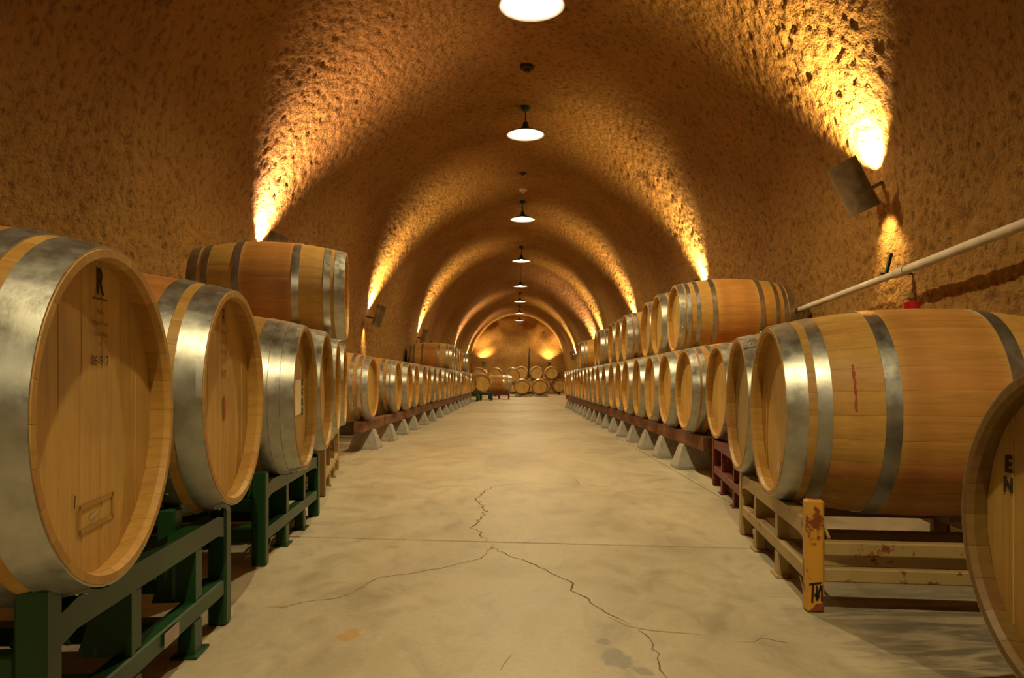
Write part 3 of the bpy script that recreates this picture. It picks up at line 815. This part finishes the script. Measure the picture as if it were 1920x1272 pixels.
# ------------------------------------------------------------------ wall sconces: bent sheet-metal shields with a lamp behind
def sconce(side, y, h, tilt, col, k, wallpos=None, face=None):
    X = wall_x(h, y) - .125
    if wallpos is None: loc = (CX + side * X, y, h); rz = 0 if side > 0 else PI
    else: loc = wallpos; rz = face
    if wallpos is None:
        nm = {1: 'right', -1: 'left'}[side]
        lab = f'bent sheet-metal wall light on the {nm} wall, {ORD[k]} from the front'
    else: lab = ('bent sheet-metal wall light on the end wall, left one', 'bent sheet-metal wall light on the end wall, right one')[k]
    e = empty('wall_sconce', loc, rz, lab, 'wall light', 'wall lights along the cave')
    T = Matrix.Rotation(-R(tilt), 4, 'Y')               # local +x points to the wall; lean the top towards the aisle
    HH, RR = (.175, .135) if wallpos is None else (.12, .11)
    vs = []; fs = []; na = 18
    for rr in (RR, RR - .004):
        for z in (-HH, HH):
            for i in range(na + 1):
                a = PI / 2 + PI * i / na; vs.append((rr * math.cos(a), rr * math.sin(a), z))
    m = na + 1
    for i in range(na):
        fs += [(i, i + 1, m + i + 1, m + i), (2 * m + i + 1, 2 * m + i, 3 * m + i, 3 * m + i + 1), (m + i, m + i + 1, 3 * m + i + 1, 3 * m + i), (i + 1, i, 2 * m + i, 2 * m + i + 1)]
    for i in (0, na): fs.append((i, m + i, 3 * m + i, 2 * m + i))
    MB().add(vs, fs, T).build('shield', M_sconce, e, 40)
    MB().box(-.133, .16, -.012, .012, -.07, -.046, .002, T).build('bracket', M_black, e)
    so = MB().lathe([(.0001, -.03), (.026, -.03), (.026, .01), (.0001, .01)], 12, T @ Matrix.Translation((-.01, 0, .02))).build('socket', M_black, e, 40, None)
    MB().lathe([(.0001, .045), (.018, .040), (.024, .022), (.018, .004), (.0001, .0)], 12, T @ Matrix.Translation((-.01, 0, .03))).build('bulb', M_sbulb, so, 60)
    for (en, sz, off, dx) in ((SCONCE_UP, 112, .07, .06), (SCONCE_DOWN, 70, -.13, .55)):
        ld = bpy.data.lights.new('sconce_light', 'SPOT'); ld.energy = en * (1.0 if wallpos is None else .55); ld.color = col; ld.spot_size = R(sz); ld.spot_blend = 1.0; ld.shadow_soft_size = .02
        lo = bpy.data.objects.new('sconce_light', ld); C.objects.link(lo); lo.parent = e
        up = off > -.1                                  # one lamp looks up along the wall, one down
        q = Vector((dx, 0, 1 if up else -1)).to_track_quat('-Z', 'Y')
        lo.matrix_local = Matrix.Translation((.052, 0, off)) @ q.to_matrix().to_4x4()
    return e
cnt = {1: 0, -1: 0}
for (sd, y, h, tl, cl) in SCONCES:
    if y < 2: sconce(sd, y, h, tl, cl, 0)['label'] = 'bent sheet-metal wall light beside the camera, ' + ('right' if sd > 0 else 'left') + ' wall'
    else: sconce(sd, y, h, tl, cl, cnt[sd]); cnt[sd] += 1
pL = px(908, 682, 38.6); pR = px(1029, 684, 38.6)
sconce(1, 0, 0, 8, AMBER, 0, (pL.x, 38.55, pL.z), PI / 2); sconce(1, 0, 0, 8, AMBER, 1, (pR.x, 38.55, pR.z), PI / 2)

# ------------------------------------------------------------------ the group of barrels at the far end
def free_barrel(cx, cy, Y, face_deg, label, stain=0, dark=0, zc=None, hoops=6):
    """face_deg: direction its front head looks, 0 = to the camera, positive turns it to the right."""
    p = px(cx, cy, Y); z = zc if zc is not None else p.z
    return barrel(abs(p.x), Y, z, 1 if p.x > 0 else -1, 0, label, 'barrels at the far end of the cave', False, hoops, stain, dark, None, face=R(face_deg))
def pallet(x0, x1, y0, y1, label, mat, h=.0, top=.0):
    e = empty('low_rack', ((x0 + x1) / 2, (y0 + y1) / 2, 0), 0, label, 'rack', 'low racks at the far end')
    w_, d_ = (x1 - x0) / 2, (y1 - y0) / 2
    t = .07 if top > .15 else .04
    for yy in (-d_, d_ - .07): MB().box(-w_, w_, yy, yy + .07, top - t, top, .003).build('rail', mat, e)
    for xx in (-w_, w_ - .07): MB().box(xx, xx + .07, -d_ + .07, d_ - .07, top - t, top - .005, .003).build('cross_rail', mat, e)
    for xx in (-w_, w_ - .06, -.03):
        for yy in (-d_ + .003, d_ - .067): MB().box(xx + .002, xx + .058, yy, yy + .064, 0, top - t, .003).build('leg', mat, e)
    return e
# turned heads at the left, on a green rack
pallet(-2.0, -1.25, 24.0, 24.7, 'green steel rack under two turned barrels beyond the left row', M_green, top=.238)
free_barrel(880, 720, 24.0, 35, 'oak barrel turned to the aisle just beyond the left row', zc=.585)
free_barrel(905, 720, 25.4, 22, 'second oak barrel turned to the aisle beyond the left row', zc=.600)
pallet(-1.65, -.85, 25.45, 26.2, 'dark green steel rack under the second turned barrel', M_green, top=.253)
# sideways barrel on its dark red rack
p = px(937, 726, 26.6)
pallet(-1.05, -.28, 27.2, 27.9, 'dark red steel rack under the sideways barrel', M_red, top=.20)
e = barrel(0, 0, .54, -1, 0, 'oak barrel lying sideways across the end of the left row', 'barrels at the far end of the cave', False, 6, .8, .1, None, face=R(90)); e.location = (-.195, 27.55, .545 - RB)
# upper barrels behind it, their rims lit from above
pallet(-2.0, .15, 32.1, 32.9, 'tall brown stand behind the sideways barrel', M_brown, top=.556)
for k, (cx, ff) in enumerate(((898, 8), (929, 3), (960.5, 0))):
    free_barrel(cx, 703, 32.0, ff, f'oak barrel raised behind the sideways one, {("leftmost", "middle", "rightmost")[k]} of three', zc=.905)
# two barrels low on a pallet in the middle
pallet(-.10, 1.25, 31.1, 31.9, 'low tan pallet under two barrels in the middle of the aisle end', M_tan, top=.072)
free_barrel(979, 729, 31.0, 0, 'oak barrel low in the middle of the aisle end, left of a pair', zc=.42)
free_barrel(1011.5, 730, 31.0, -4, 'oak barrel low in the middle of the aisle end, right of a pair', zc=.42)
# the two-high rows against the end wall
pallet(-.55, 2.05, 36.2, 37.0, 'dark low stand along the end wall', M_red, top=.080)
xs = [-.17, .55, 1.27, 1.99]
for k, x in enumerate(xs):
    e = barrel(abs(x), 36.1, .428, 1 if x > 0 else -1, 0, f'oak barrel in the lower row at the end wall, {ORD[k]} from the left', 'barrels against the end wall', False, 6, 0, .05, None, face=0)
for k, x in enumerate((.19, .91, 1.63)):
    e = barrel(x, 36.1, 1.030, 1, 0, f'oak barrel in the upper row at the end wall, {ORD[k]} from the left', 'barrels against the end wall', False, 6, 0, .05, None, face=0)
# thin upright pole leaning by the end wall
e = empty('upright_pole', (.58, 37.7, 0), 0, 'thin dark upright pole against the end wall', 'pole')
MB().tube([(-.02, 0, 0), (0, .1, 1.9), (.03, .3, 2.30)], .03, 8).build('shaft', M_black, e)
MB().box(-.12, .08, -.08, .08, 0, .02, .002).build('foot', M_black, e)
# small white lamp on the right of the far vault
p = px(1053, 618, 35.5)
e = empty('spot_lamp', (p.x, 35.5, p.z), 0, 'small white spotlight high on the far right vault', 'lamp')
MB().lathe([(.0001, 0), (.05, 0), (.06, .08), (.02, .12), (.0001, .12)], 12).build('housing', M_shadein, e, 40)
MB().disc(.045, -.002, 12, False).build('lens', mat_emit('spot_lens', (1, .95, .85), 6), e)
MB().tube([(0, 0, .11), (.30, 0, .50)], .012, 6).build('arm', M_black, e)
